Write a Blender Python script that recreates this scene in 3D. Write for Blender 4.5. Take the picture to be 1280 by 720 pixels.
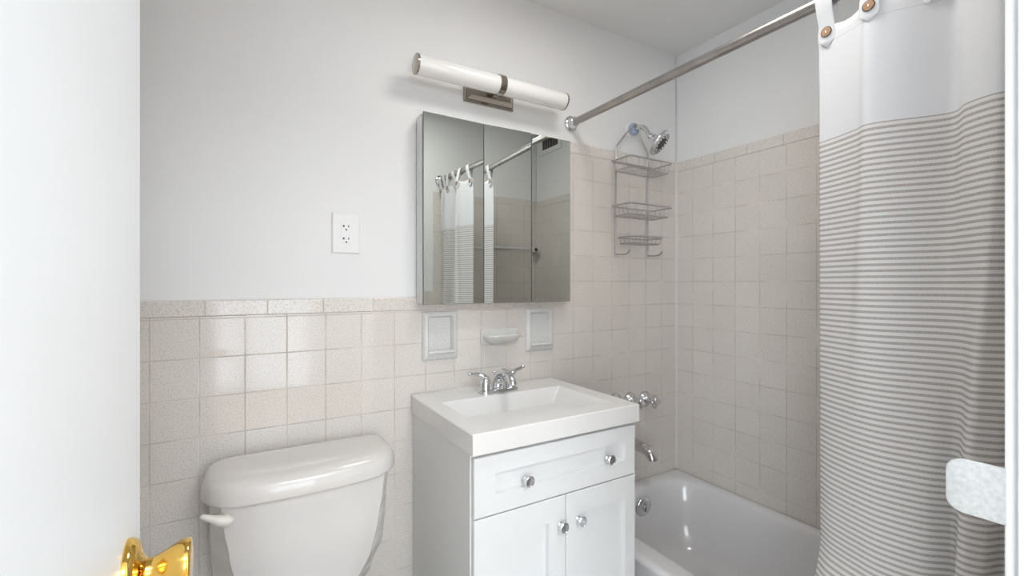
import bpy, bmesh, math, random
from mathutils import Vector, Matrix

random.seed(7)
PI = math.pi
SC = bpy.context.scene
for o in list(bpy.data.objects):
    bpy.data.objects.remove(o, do_unlink=True)
COL = SC.collection

# ------------------------------------------------------------------ camera
cd = bpy.data.cameras.new('camera')
cam = bpy.data.objects.new('camera', cd); COL.objects.link(cam)
cam.location = (-1.845, -1.511, 1.25)
cam.rotation_euler = (PI / 2, 0, -math.radians(90 - 59.1423))
cd.sensor_width = 36.0
cd.lens = 570.0 * 36.0 / 1280.0
cd.shift_y = -4.5 / 1280.0
cd.clip_start = 0.01
SC.camera = cam

# ------------------------------------------------------------------ view / world / lights
SC.view_settings.view_transform = 'Standard'
SC.view_settings.look = 'None'
SC.view_settings.gamma = 1.0
SC.view_settings.use_curve_mapping = False
SC.view_settings.exposure = 0.15

world = bpy.data.worlds.new('world'); SC.world = world
world.use_nodes = True
world.node_tree.nodes['Background'].inputs[0].default_value = (0.75, 0.86, 1.0, 1)
world.node_tree.nodes['Background'].inputs[1].default_value = 1.0

WINDOW_POWER = 5.0      # daylight through the balcony window of the next room
SIDE_POWER = 10.0        # glow of two side windows added there as unseen fill
CEILING_POWER = 5.4      # flush lamp on the bathroom ceiling
HALL_POWER = 32.0        # added fill light in the next room, no fixture


def area(name, loc, rot, size, power, color, size_y=None):
    l = bpy.data.lights.new(name, 'AREA'); l.energy = power; l.color = color
    l.size = size
    if size_y:
        l.shape = 'RECTANGLE'; l.size_y = size_y
    o = bpy.data.objects.new(name, l); COL.objects.link(o)
    o.location = loc; o.rotation_euler = rot
    return o


area('bathroom_ceiling_light', (-0.98, -0.78, 2.335), (0, 0, 0), 0.34, CEILING_POWER, (1.0, 0.98, 0.955))
area('hall_fill_light', (-1.45, -2.7, 2.30), (0, 0, 0), 0.9, HALL_POWER, (0.87, 0.94, 1.0))  # added out of view, without a fixture, to push light through the doorway

# ------------------------------------------------------------------ materials
MATS = {}


def pbr(name, color, rough=0.5, metal=0.0, spec=0.5, coat=0.0):
    m = bpy.data.materials.new(name); m.use_nodes = True
    b = m.node_tree.nodes['Principled BSDF']
    b.inputs['Base Color'].default_value = (*color, 1)
    b.inputs['Roughness'].default_value = rough
    b.inputs['Metallic'].default_value = metal
    b.inputs['Specular IOR Level'].default_value = spec
    b.inputs['Coat Weight'].default_value = coat
    MATS[name] = m
    return m


def nd(m, t, **kw):
    n = m.node_tree.nodes.new(t)
    for k, v in kw.items():
        setattr(n, k, v)
    return n


def lk(m, a, b):
    m.node_tree.links.new(a, b)


def noise_variation(m, scale, c1, c2, detail=3, bump=0.0, bump_dist=0.002):
    b = m.node_tree.nodes['Principled BSDF']
    tc = nd(m, 'ShaderNodeNewGeometry')
    n = nd(m, 'ShaderNodeTexNoise'); n.inputs['Scale'].default_value = scale
    n.inputs['Detail'].default_value = detail
    lk(m, tc.outputs['Position'], n.inputs['Vector'])
    r = nd(m, 'ShaderNodeValToRGB')
    r.color_ramp.elements[0].position = 0.3; r.color_ramp.elements[1].position = 0.7
    r.color_ramp.elements[0].color = (*c1, 1); r.color_ramp.elements[1].color = (*c2, 1)
    lk(m, n.outputs['Fac'], r.inputs['Fac'])
    lk(m, r.outputs['Color'], b.inputs['Base Color'])
    if bump:
        n2 = nd(m, 'ShaderNodeTexNoise'); n2.inputs['Scale'].default_value = scale * 6
        lk(m, tc.outputs['Position'], n2.inputs['Vector'])
        bp = nd(m, 'ShaderNodeBump'); bp.inputs['Strength'].default_value = bump
        bp.inputs['Distance'].default_value = bump_dist
        lk(m, n2.outputs['Fac'], bp.inputs['Height'])
        lk(m, bp.outputs['Normal'], b.inputs['Normal'])
    return m


def math_n(m, op, a, b=None):
    n = nd(m, 'ShaderNodeMath', operation=op)
    if isinstance(a, (int, float)):
        n.inputs[0].default_value = a
    else:
        lk(m, a, n.inputs[0])
    if b is not None:
        if isinstance(b, (int, float)):
            n.inputs[1].default_value = b
        else:
            lk(m, b, n.inputs[1])
    return n.outputs[0]


def tile_material(name, au, pu, ou, pv, ov, base=(0.765, 0.718, 0.668), grout=(0.52, 0.47, 0.42), gw=0.0014,
                  tilt=0.012, av='Z'):
    """glazed ceramic tiles on a plane spanned by axis au and axis av (world metres)"""
    m = pbr(name, base, 0.16, 0, 0.5)
    b = m.node_tree.nodes['Principled BSDF']
    g = nd(m, 'ShaderNodeNewGeometry')
    s = nd(m, 'ShaderNodeSeparateXYZ'); lk(m, g.outputs['Position'], s.inputs[0])
    u = math_n(m, 'DIVIDE', math_n(m, 'SUBTRACT', s.outputs[au], ou), pu)
    v = math_n(m, 'DIVIDE', math_n(m, 'SUBTRACT', s.outputs[av], ov), pv)
    fu = math_n(m, 'FLOOR', u); fv = math_n(m, 'FLOOR', v)
    # distance to the nearest joint, in metres
    du = math_n(m, 'MULTIPLY', math_n(m, 'SUBTRACT', 0.5, math_n(m, 'ABSOLUTE', math_n(m, 'SUBTRACT', math_n(m, 'FRACT', u), 0.5))), pu)
    dv = math_n(m, 'MULTIPLY', math_n(m, 'SUBTRACT', 0.5, math_n(m, 'ABSOLUTE', math_n(m, 'SUBTRACT', math_n(m, 'FRACT', v), 0.5))), pv)
    d = math_n(m, 'MINIMUM', du, dv)
    mr = nd(m, 'ShaderNodeMapRange'); lk(m, d, mr.inputs['Value'])
    mr.inputs['From Min'].default_value = gw * 0.5; mr.inputs['From Max'].default_value = gw * 1.6
    mask = mr.outputs['Result']                      # 0 in the joint, 1 on the tile
    cb = nd(m, 'ShaderNodeCombineXYZ'); lk(m, fu, cb.inputs[0]); lk(m, fv, cb.inputs[1])
    wn = nd(m, 'ShaderNodeTexWhiteNoise', noise_dimensions='3D'); lk(m, cb.outputs[0], wn.inputs['Vector'])
    # speckled glaze
    n1 = nd(m, 'ShaderNodeTexNoise'); n1.inputs['Scale'].default_value = 330; n1.inputs['Detail'].default_value = 2
    lk(m, g.outputs['Position'], n1.inputs['Vector'])
    r1 = nd(m, 'ShaderNodeValToRGB')
    r1.color_ramp.elements[0].position = 0.33; r1.color_ramp.elements[1].position = 0.52
    k = 0.72
    r1.color_ramp.elements[0].color = (base[0] * k, base[1] * k, base[2] * k, 1)
    r1.color_ramp.elements[1].color = (*base, 1)
    lk(m, n1.outputs['Fac'], r1.inputs['Fac'])
    # large soft mottling and per tile tint
    n2 = nd(m, 'ShaderNodeTexNoise'); n2.inputs['Scale'].default_value = 5.0; n2.inputs['Detail'].default_value = 3
    lk(m, g.outputs['Position'], n2.inputs['Vector'])
    val = math_n(m, 'ADD', math_n(m, 'MULTIPLY', n2.outputs['Fac'], 0.10),
                 math_n(m, 'MULTIPLY', wn.outputs['Value'], 0.03))
    val = math_n(m, 'ADD', val, 0.93)
    mul = nd(m, 'ShaderNodeMixRGB', blend_type='MULTIPLY'); mul.inputs[0].default_value = 1
    lk(m, r1.outputs['Color'], mul.inputs[1]); lk(m, val, mul.inputs[2])
    gn = nd(m, 'ShaderNodeTexNoise'); gn.inputs['Scale'].default_value = 9.0
    lk(m, g.outputs['Position'], gn.inputs['Vector'])
    gr = nd(m, 'ShaderNodeValToRGB')
    gr.color_ramp.elements[0].position = 0.44; gr.color_ramp.elements[1].position = 0.74
    gr.color_ramp.elements[0].color = (*grout, 1)
    gr.color_ramp.elements[1].color = (base[0] * 1.02, base[1] * 1.0, base[2] * 0.98, 1)
    lk(m, gn.outputs['Fac'], gr.inputs['Fac'])
    mx = nd(m, 'ShaderNodeMixRGB'); lk(m, mask, mx.inputs[0])
    lk(m, gr.outputs['Color'], mx.inputs[1]); lk(m, mul.outputs[0], mx.inputs[2])
    lk(m, mx.outputs[0], b.inputs['Base Color'])
    rr = nd(m, 'ShaderNodeMapRange'); lk(m, mask, rr.inputs['Value'])
    rr.inputs['To Min'].default_value = 0.7; rr.inputs['To Max'].default_value = 0.075
    lk(m, rr.outputs['Result'], b.inputs['Roughness'])
    # joints sit lower; each tile leans a touch differently
    bp = nd(m, 'ShaderNodeBump'); bp.inputs['Strength'].default_value = 0.5; bp.inputs['Distance'].default_value = 0.001
    lk(m, mask, bp.inputs['Height'])
    sb = nd(m, 'ShaderNodeVectorMath', operation='SUBTRACT'); lk(m, wn.outputs['Color'], sb.inputs[0])
    sb.inputs[1].default_value = (0.5, 0.5, 0.5)
    sl = nd(m, 'ShaderNodeVectorMath', operation='SCALE'); lk(m, sb.outputs[0], sl.inputs[0]); sl.inputs['Scale'].default_value = tilt
    ad = nd(m, 'ShaderNodeVectorMath', operation='ADD'); lk(m, bp.outputs['Normal'], ad.inputs[0]); lk(m, sl.outputs[0], ad.inputs[1])
    nn = nd(m, 'ShaderNodeVectorMath', operation='NORMALIZE'); lk(m, ad.outputs[0], nn.inputs[0])
    lk(m, nn.outputs[0], b.inputs['Normal'])
    return m


P = 0.108
M_paint = noise_variation(pbr('white wall paint', (0.80, 0.80, 0.795), 0.55, 0, 0.3), 2.2, (0.79, 0.795, 0.79), (0.815, 0.81, 0.805), 3, 0.06)
M_ceil = noise_variation(pbr('ceiling paint', (0.78, 0.78, 0.78), 0.7, 0, 0.2), 2.0, (0.80, 0.805, 0.80), (0.825, 0.825, 0.82), 3, 0.08)
M_door = noise_variation(pbr('gloss white door paint', (0.84, 0.86, 0.87), 0.35), 3.0, (0.83, 0.85, 0.86), (0.86, 0.875, 0.88), 3, 0.08)
M_tileA = tile_material('beige glazed tile back', 'X', P, -1.3996, P, 0.615)
M_tileB = tile_material('beige glazed tile right', 'Y', P, -0.0945, P, 0.615, tilt=0.005)
M_tileC = tile_material('beige glazed tile front', 'X', P, -0.0945, P, 0.615)
M_capA = tile_material('bullnose cap tile back', 'X', 0.152, -1.927, 1.0, 0.55)
M_capB = tile_material('bullnose cap tile side', 'Y', 0.152, -0.06, 1.0, 0.55)
M_floor = tile_material('small white floor tile', 'X', 0.052, 0, 0.052, 0, (0.75, 0.74, 0.72), (0.45, 0.44, 0.42), 0.0015, 0.004, 'Y')
M_chrome = pbr('polished chrome', (0.72, 0.73, 0.75), 0.07, 1.0)
M_nickel = pbr('brushed nickel', (0.58, 0.55, 0.52), 0.24, 1.0)
M_rod = noise_variation(pbr('brushed steel rod', (0.50, 0.47, 0.45), 0.32, 1.0), 14, (0.36, 0.335, 0.32), (0.45, 0.425, 0.41))
M_pnickel = pbr('polished nickel', (0.46, 0.41, 0.36), 0.09, 1.0)
M_wire = pbr('satin grey wire', (0.50, 0.49, 0.49), 0.3, 1.0)
M_brass = pbr('polished brass', (0.88, 0.56, 0.14), 0.07, 1.0)
M_porc = pbr('white porcelain', (0.72, 0.69, 0.66), 0.13, 0, 0.5, 0.3)
M_tub = pbr('white tub enamel', (0.74, 0.73, 0.735), 0.14, 0, 0.5, 0.3)
M_top = noise_variation(pbr('cultured marble', (0.80, 0.79, 0.775), 0.18), 7, (0.79, 0.78, 0.765), (0.815, 0.805, 0.79))
M_cab = pbr('white lacquer', (0.79, 0.80, 0.797), 0.34)
M_cabside = pbr('white lacquer side', (0.80, 0.80, 0.785), 0.4)
M_dark = pbr('dark gap', (0.03, 0.03, 0.03), 0.8)
M_black = pbr('black rubber', (0.015, 0.015, 0.015), 0.4)
M_plast = pbr('white plastic', (0.82, 0.82, 0.81), 0.35)
M_mirror = pbr('mirror silver', (0.84, 0.875, 0.85), 0.012, 1.0)
M_medge = pbr('mirror glass edge', (0.16, 0.19, 0.18), 0.35)
M_opal = pbr('opal glass', (0.88, 0.87, 0.85), 0.22)
M_blue = pbr('pale blue plastic', (0.38, 0.47, 0.60), 0.25)
M_lever = pbr('cream plastic', (0.78, 0.76, 0.69), 0.3)
M_ceramic = noise_variation(pbr('white speckled ceramic', (0.74, 0.735, 0.715), 0.2), 420, (0.58, 0.575, 0.56), (0.765, 0.76, 0.74), 2)
M_strike = noise_variation(pbr('paint over metal', (0.80, 0.81, 0.80), 0.4), 210, (0.40, 0.41, 0.405), (0.50, 0.51, 0.505), 2, 0.2)
M_btnrim = pbr('dark coconut shell', (0.055, 0.03, 0.015), 0.35)
M_btn = noise_variation(pbr('brown coconut shell', (0.36, 0.21, 0.11), 0.4), 260, (0.26, 0.14, 0.07), (0.42, 0.25, 0.14))
M_thread = pbr('white thread', (0.85, 0.83, 0.78), 0.8)
M_grout_caulk = pbr('white caulk', (0.70, 0.665, 0.625), 0.45)
M_wood = noise_variation(pbr('oak floor', (0.42, 0.24, 0.12), 0.25), 4, (0.36, 0.20, 0.10), (0.48, 0.28, 0.14), 5)


def cloth_material(name, striped=True):
    m = pbr(name, (0.80, 0.80, 0.81), 0.85, 0, 0.15)
    b = m.node_tree.nodes['Principled BSDF']
    uv = nd(m, 'ShaderNodeUVMap')
    s = nd(m, 'ShaderNodeSeparateXYZ'); lk(m, uv.outputs['UV'], s.inputs[0])
    # uv is in metres: u along the cloth, v = height
    wn = nd(m, 'ShaderNodeTexNoise'); wn.inputs['Scale'].default_value = 1.0; wn.inputs['Detail'].default_value = 2
    mp = nd(m, 'ShaderNodeMapping'); mp.inputs['Scale'].default_value = (900, 1100, 1)
    lk(m, uv.outputs['UV'], mp.inputs['Vector']); lk(m, mp.outputs[0], wn.inputs['Vector'])
    white = nd(m, 'ShaderNodeValToRGB')
    white.color_ramp.elements[0].position = 0.3; white.color_ramp.elements[1].position = 0.65
    white.color_ramp.elements[0].color = (0.73, 0.73, 0.74, 1); white.color_ramp.elements[1].color = (0.83, 0.83, 0.84, 1)
    lk(m, wn.outputs['Fac'], white.inputs['Fac'])
    out = white.outputs['Color']
    if striped:
        pitch = 0.0126
        ph = math_n(m, 'FRACT', math_n(m, 'DIVIDE', math_n(m, 'SUBTRACT', 1.594, s.outputs['Y']), pitch))
        tri = math_n(m, 'ABSOLUTE', math_n(m, 'SUBTRACT', ph, 0.5))
        mr = nd(m, 'ShaderNodeMapRange'); lk(m, tri, mr.inputs['Value'])
        mr.inputs['From Min'].default_value = 0.25; mr.inputs['From Max'].default_value = 0.30
        inside = math_n(m, 'LESS_THAN', s.outputs['Y'], 1.594)
        # woven slubs along each stripe
        n2 = nd(m, 'ShaderNodeTexNoise'); n2.inputs['Scale'].default_value = 1.0
        mp2 = nd(m, 'ShaderNodeMapping'); mp2.inputs['Scale'].default_value = (420, 120, 1)
        lk(m, uv.outputs['UV'], mp2.inputs['Vector']); lk(m, mp2.outputs[0], n2.inputs['Vector'])
        sl = nd(m, 'ShaderNodeMapRange'); lk(m, n2.outputs['Fac'], sl.inputs['Value'])
        sl.inputs['From Min'].default_value = 0.3; sl.inputs['From Max'].default_value = 0.7
        sl.inputs['To Min'].default_value = 0.7; sl.inputs['To Max'].default_value = 1.0
        fac = math_n(m, 'MULTIPLY', math_n(m, 'MULTIPLY', mr.outputs['Result'], inside), sl.outputs['Result'])
        mx = nd(m, 'ShaderNodeMixRGB'); lk(m, fac, mx.inputs[0]); lk(m, out, mx.inputs[1])
        mx.inputs[2].default_value = (0.44, 0.415, 0.395, 1)
        # the band between the stripes is a little creamier than the plain top
        mx0 = nd(m, 'ShaderNodeMixRGB', blend_type='MULTIPLY'); lk(m, inside, mx0.inputs[0])
        lk(m, mx.outputs[0], mx0.inputs[1]); mx0.inputs[2].default_value = (0.98, 0.955, 0.925, 1)
        # stitched hem line
        hem = math_n(m, 'LESS_THAN', math_n(m, 'ABSOLUTE', math_n(m, 'SUBTRACT', s.outputs['Y'], 1.823)), 0.0007)
        mx1 = nd(m, 'ShaderNodeMixRGB'); lk(m, hem, mx1.inputs[0]); lk(m, mx0.outputs[0], mx1.inputs[1])
        mx1.inputs[2].default_value = (0.62, 0.62, 0.64, 1)
        out = mx1.outputs[0]
    lk(m, out, b.inputs['Base Color'])
    bp = nd(m, 'ShaderNodeBump'); bp.inputs['Strength'].default_value = 0.25; bp.inputs['Distance'].default_value = 0.0006
    lk(m, wn.outputs['Fac'], bp.inputs['Height']); lk(m, bp.outputs['Normal'], b.inputs['Normal'])
    # thin cloth lets some light through
    tr = nd(m, 'ShaderNodeBsdfTranslucent'); lk(m, out, tr.inputs['Color'])
    mixs = nd(m, 'ShaderNodeMixShader'); mixs.inputs[0].default_value = 0.22
    outn = m.node_tree.nodes['Material Output']
    lk(m, b.outputs[0], mixs.inputs[1]); lk(m, tr.outputs[0], mixs.inputs[2]); lk(m, mixs.outputs[0], outn.inputs['Surface'])
    return m


M_cloth = cloth_material('striped cotton curtain')
M_tab = cloth_material('white cotton tab', False)


def emission(name, color, strength):
    m = bpy.data.materials.new(name); m.use_nodes = True
    nt = m.node_tree; nt.nodes.clear()
    e = nt.nodes.new('ShaderNodeEmission'); e.inputs[0].default_value = (*color, 1); e.inputs[1].default_value = strength
    o = nt.nodes.new('ShaderNodeOutputMaterial'); nt.links.new(e.outputs[0], o.inputs[0])
    return m


M_sky = emission('bright daylight behind glass', (0.86, 0.93, 1.0), WINDOW_POWER)
M_fill_left = emission('glow of added left window', (0.86, 0.93, 1.0), SIDE_POWER)
M_fill_right = emission('glow of added right window', (0.80, 0.90, 1.0), SIDE_POWER * .34)
M_lampglow = emission('lamp diffuser glow', (1.0, 0.93, 0.85), 2.0)

# ------------------------------------------------------------------ mesh helpers


def obj(name, bm, mat, parent=None, smooth=None, bevel=None):
    """link the bmesh as one mesh object; smooth = angle in degrees for smooth shading"""
    bmesh.ops.recalc_face_normals(bm, faces=bm.faces)
    me = bpy.data.meshes.new(name); 
    if smooth is not None:
        for f in bm.faces:
            f.smooth = True
    bm.to_mesh(me); bm.free()
    for mm in (mat if isinstance(mat, (list, tuple)) else [mat]):
        me.materials.append(mm)
    if smooth is not None and smooth < 180:
        me.set_sharp_from_angle(angle=math.radians(smooth))
    o = bpy.data.objects.new(name, me); COL.objects.link(o)
    if bevel:
        md = o.modifiers.new('bevel', 'BEVEL'); md.width = bevel; md.segments = 3; md.limit_method = 'ANGLE'
        md.angle_limit = math.radians(35)
    if parent is not None:
        o.parent = parent
        o.matrix_parent_inverse = Matrix.Translation(parent.location).inverted() if parent.type != 'EMPTY' or True else Matrix()
    return o


def thing(name, label, cat, loc, group=None):
    o = bpy.data.objects.new(name, None); COL.objects.link(o)
    o.location = loc; o.empty_display_size = 0.05
    o['label'] = label; o['category'] = cat
    if group:
        o['group'] = group
    return o


def tag(o, label, cat, group=None):
    o['label'] = label; o['category'] = cat
    if group:
        o['group'] = group
    return o


def struct(o):
    o['kind'] = 'structure'
    return o


def NB():
    return bmesh.new()


def box(bm, lo, hi, mi=0):
    x0, y0, z0 = lo; x1, y1, z1 = hi
    v = [bm.verts.new(p) for p in ((x0, y0, z0), (x1, y0, z0), (x1, y1, z0), (x0, y1, z0), (x0, y0, z1), (x1, y0, z1), (x1, y1, z1), (x0, y1, z1))]
    for q in ((0, 3, 2, 1), (4, 5, 6, 7), (0, 1, 5, 4), (1, 2, 6, 5), (2, 3, 7, 6), (3, 0, 4, 7)):
        f = bm.faces.new([v[i] for i in q]); f.material_index = mi
    return v


def loft(bm, rings, closed=True, cap0=True, cap1=True, mi=0):
    vr = [[bm.verts.new(p) for p in r] for r in rings]
    n = len(rings[0])
    for a, b in zip(vr[:-1], vr[1:]):
        for i in range(n if closed else n - 1):
            j = (i + 1) % n
            f = bm.faces.new((a[i], a[j], b[j], b[i])); f.material_index = mi
    if cap0:
        bm.faces.new(list(reversed(vr[0]))).material_index = mi
    if cap1:
        bm.faces.new(vr[-1]).material_index = mi
    return vr


def rrect(x0, x1, y0, y1, r, z, n=8):
    """rounded rectangle ring; r scalar or four radii (x1y1, x0y1, x0y0, x1y0)"""
    rs = r if isinstance(r, (tuple, list)) else (r,) * 4
    pts = []
    for k, (cx, cy, sx, sy) in enumerate(((x1, y1, -1, -1), (x0, y1, 1, -1), (x0, y0, 1, 1), (x1, y0, -1, 1))):
        rr = rs[k]
        for i in range(n + 1):
            a = PI / 2 * k + PI / 2 * i / n
            pts.append((cx + sx * rr + rr * math.cos(a), cy + sy * rr + rr * math.sin(a), z))
    return pts


def frame_of(d):
    d = Vector(d).normalized()
    up = Vector((0, 0, 1)) if abs(d.z) < 0.95 else Vector((0, 1, 0))
    a = d.cross(up).normalized(); b = a.cross(d).normalized()
    return d, a, b


def smooth_path(pts, sub=6):
    """Catmull-Rom through pts"""
    p = [Vector(q) for q in pts]
    p = [p[0] * 2 - p[1]] + p + [p[-1] * 2 - p[-2]]
    out = []
    for i in range(1, len(p) - 2):
        for k in range(sub):
            t = k / sub
            a, b, c, d = p[i - 1], p[i], p[i + 1], p[i + 2]
            out.append(0.5 * ((2 * b) + (c - a) * t + (2 * a - 5 * b + 4 * c - d) * t * t + (3 * b - a - 3 * c + d) * t ** 3))
    out.append(p[-2])
    return out


def sweep(bm, pts, r, seg=12, closed=False, mi=0, flat=1.0):
    """tube along pts; r scalar or list; flat scales the second axis"""
    p = [Vector(q) for q in pts]
    n = len(p)
    rr = r if isinstance(r, (list, tuple)) else [r] * n
    rings = []
    prev_a = None
    for i in range(n):
        if closed:
            t = (p[(i + 1) % n] - p[i - 1])
        else:
            t = (p[min(i + 1, n - 1)] - p[max(i - 1, 0)])
        t.normalize()
        if prev_a is None:
            _, a, b = frame_of(t)
        else:
            a = (prev_a - t * prev_a.dot(t)).normalized(); b = a.cross(t).normalized()
        prev_a = a
        rings.append([p[i] + (a * math.cos(2 * PI * k / seg) + b * flat * math.sin(2 * PI * k / seg)) * rr[i] for k in range(seg)])
    if closed:
        rings.append(rings[0])
        vr = [[bm.verts.new(q) for q in r_] for r_ in rings[:-1]]
        vr.append(vr[0])
        for a_, b_ in zip(vr[:-1], vr[1:]):
            for k in range(seg):
                j = (k + 1) % seg
                bm.faces.new((a_[k], a_[j], b_[j], b_[k])).material_index = mi
    else:
        loft(bm, rings, True, True, True, mi)


def lathe(bm, origin, axis, prof, seg=32, mi=0):
    """prof: list of (distance along axis, radius)"""
    o = Vector(origin); d, a, b = frame_of(axis)
    rings = []
    for h, r in prof:
        r = max(r, 1e-5)
        rings.append([o + d * h + (a * math.cos(2 * PI * k / seg) + b * math.sin(2 * PI * k / seg)) * r for k in range(seg)])
    loft(bm, rings, True, True, True, mi)


def interp(tab, t):
    if t <= tab[0][0]:
        return tab[0][1]
    for (a, x), (b, y) in zip(tab[:-1], tab[1:]):
        if t <= b:
            s = (t - a) / (b - a); s = s * s * (3 - 2 * s)
            return x + (y - x) * s
    return tab[-1][1]


# ------------------------------------------------------------------ room shell
CEIL = 2.373
XL = -2.32          # left wall of the bathroom
YC = -1.358         # inner face of the wall with the doorway
YH = -1.64          # hall face of that wall
WAIN = 1.207        # top of the low tiling
TALL = 1.846        # top of the tiling round the tub
SPLIT = -0.80       # where the tall tiling begins on the back wall (behind the mirror)
DOOR_L, DOOR_R = -2.000, -1.125
DOOR_H = 2.06

bm = NB(); box(bm, (XL - .1, YH, -.1), (.1, .12, 0)); struct(obj('floor', bm, M_floor))
bm = NB(); box(bm, (XL - .1, YH, CEIL), (.1, .12, CEIL + .1)); struct(obj('ceiling', bm, M_ceil))

# back wall: core, painted layer, tiled layer with the two recesses left open
NICHES = [(-1.291, -1.186, 0.997, 1.143), (-0.868, -0.763, 0.997, 1.143)]
bm = NB()
box(bm, (XL - .1, .05, 0), (.1, .15, CEIL))
box(bm, (XL, .006, WAIN - .01), (SPLIT, .05, CEIL))
box(bm, (SPLIT, .006, TALL - .01), (.0, .05, CEIL))
wall_back = struct(obj('wall_back', bm, M_paint))
bm = NB()
xs = sorted([XL, SPLIT, 0.006] + [n[0] for n in NICHES] + [n[1] for n in NICHES])
zs = [0, NICHES[0][2], NICHES[0][3], WAIN - .046, TALL - .046]
for a, b in zip(xs[:-1], xs[1:]):
    for c, d in zip(zs[:-1], zs[1:]):
        mx_, mz_ = (a + b) / 2, (c + d) / 2
        if mx_ < SPLIT and mz_ > WAIN - .046:
            continue
        if any(n[0] < mx_ < n[1] and n[2] < mz_ < n[3] for n in NICHES):
            continue
        box(bm, (a, 0, c), (b, .05, d))
obj('tile_field', bm, M_tileA, wall_back)


def cap(name, lo, hi, mat):
    bm = NB(); box(bm, lo, hi)
    return struct(obj(name, bm, mat, None, 40, 0.004))


cap('trim_1', (XL, -.002, WAIN - .046), (SPLIT, .03, WAIN), M_capA)
cap('trim_2', (SPLIT, -.002, TALL - .046), (0.0, .03, TALL), M_capA)

# right wall along the tub
bm = NB()
box(bm, (.05, YH, 0), (.15, .15, CEIL))
box(bm, (.006, YC, TALL - .01), (.05, .05, CEIL))
wall_right = struct(obj('wall_right', bm, M_paint))
bm = NB(); box(bm, (0, YC, 0), (.05, .0, TALL - .046)); obj('tile_field', bm, M_tileB, wall_right)
cap('trim_3', (-.002, YC, TALL - .046), (.03, .0, TALL), M_capB)

# wall with the doorway: tub part, header and left part
bm = NB()
box(bm, (DOOR_R + .004, YH, 0), (.1, YC - .006, CEIL))
box(bm, (DOOR_L - .004, YH, DOOR_H + .004), (DOOR_R + .004, YC - .006, CEIL))
box(bm, (XL - .1, YH, 0), (DOOR_L - .004, YC - .006, CEIL))
wall_front = struct(obj('wall_front', bm, M_paint))
bm = NB()
box(bm, (-.70, YC - .006, 0), (0, YC, TALL))
box(bm, (-1.02, YC - .006, 0), (-.70, YC, WAIN))
box(bm, (XL, YC - .006, 0), (DOOR_L - .07, YC, WAIN))
obj('tile_field', bm, M_tileC, wall_front)

# left wall
bm = NB(); box(bm, (XL - .1, YH, 0), (XL, .15, CEIL)); wall_left = struct(obj('wall_left', bm, M_paint))
M_tileD = M_tileB
bm = NB(); box(bm, (XL, YC, 0), (XL + .006, 0, WAIN)); obj('tile_field', bm, M_tileD, wall_left)

# door frame: casing on the bathroom side of the right jamb with its rounded edge, and lining
bm = NB()
box(bm, (DOOR_R - .001, YH - .012, 0), (DOOR_R + .07, YH + .012, DOOR_H + .07))
box(bm, (DOOR_R, YC - .03, 0), (DOOR_R + .085, YC + .000, DOOR_H + .085))
box(bm, (DOOR_R - .012, YH + .002, 0), (DOOR_R, YC - .012, DOOR_H))
struct(obj('trim_4', bm, M_door, None, 40, 0.004))
bm = NB()
box(bm, (DOOR_L - .07, YC - .02, 0), (DOOR_L, YC + .008, DOOR_H + .07))
box(bm, (DOOR_L, YC - .02, DOOR_H), (DOOR_R, YC + .008, DOOR_H + .07))
struct(obj('trim_5', bm, M_door, None, 40, 0.004))

# the room behind the doorway
HX0, HX1, HY = -3.2, 0.3, -4.45
bm = NB(); box(bm, (HX0, HY, -.1), (HX1, YH, 0)); struct(obj('floor_hall', bm, M_wood))
bm = NB(); box(bm, (HX0, HY, 2.45), (HX1, YH, 2.55)); struct(obj('ceiling_hall', bm, M_ceil))
SY0, SY1, SZ0, SZ1 = -3.7, -2.0, .35, 2.2  # side windows are added, unseen; their glowing panes brighten bathroom, door and jamb
for nm, xa, xb, sg in (('left', HX0 - .1, HX0, 1), ('right', HX1, HX1 + .1, -1)):
    bm = NB()
    box(bm, (xa, HY, -.1), (xb, SY0, 2.55)); box(bm, (xa, SY1, -.1), (xb, YH, 2.55))
    box(bm, (xa, SY0, SZ1), (xb, SY1, 2.55)); box(bm, (xa, SY0, -.1), (xb, SY1, SZ0))
    struct(obj('wall_hall_' + nm, bm, M_paint))
    xm = (xa + xb) / 2
    bm = NB()
    for y in (SY0, (SY0 + SY1) / 2 - .03, SY1 - .06):
        box(bm, (xm - .02, y, SZ0), (xm + .02, y + .06, SZ1))
    for z in (SZ0, SZ1 - .06):
        box(bm, (xm - .02, SY0, z), (xm + .02, SY1, z + .06))
    wd = struct(obj('fill_window_2' if nm == 'left' else 'fill_window_3', bm, M_door))
    bm = NB(); box(bm, (xm - .006, SY0, SZ0), (xm + .006, SY1, SZ1)); obj('pane', bm, M_fill_left if nm == 'left' else M_fill_right, wd)
WX0, WX1, WZ0, WZ1 = -2.55, -1.04, .02, 2.15
bm = NB()
box(bm, (HX0, HY - .1, -.1), (WX0, HY, 2.55)); box(bm, (WX1, HY - .1, -.1), (HX1, HY, 2.55))
box(bm, (WX0, HY - .1, WZ1), (WX1, HY, 2.55)); box(bm, (WX0, HY - .1, -.1), (WX1, HY, WZ0))
struct(obj('wall_hall_back', bm, M_paint))
bm = NB()
for x in (WX0, (WX0 + WX1) / 2 - .03, WX1 - .06):
    box(bm, (x, HY - .06, WZ0), (x + .06, HY - .01, WZ1))
box(bm, (WX0, HY - .06, WZ0), (WX1, HY - .01, WZ0 + .06)); box(bm, (WX0, HY - .06, WZ1 - .06), (WX1, HY - .01, WZ1))
window = struct(obj('window_1', bm, M_door))
bm = NB(); box(bm, (WX0, HY - .085, WZ0), (WX1, HY - .075, WZ1)); obj('pane', bm, M_sky, window)
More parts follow.
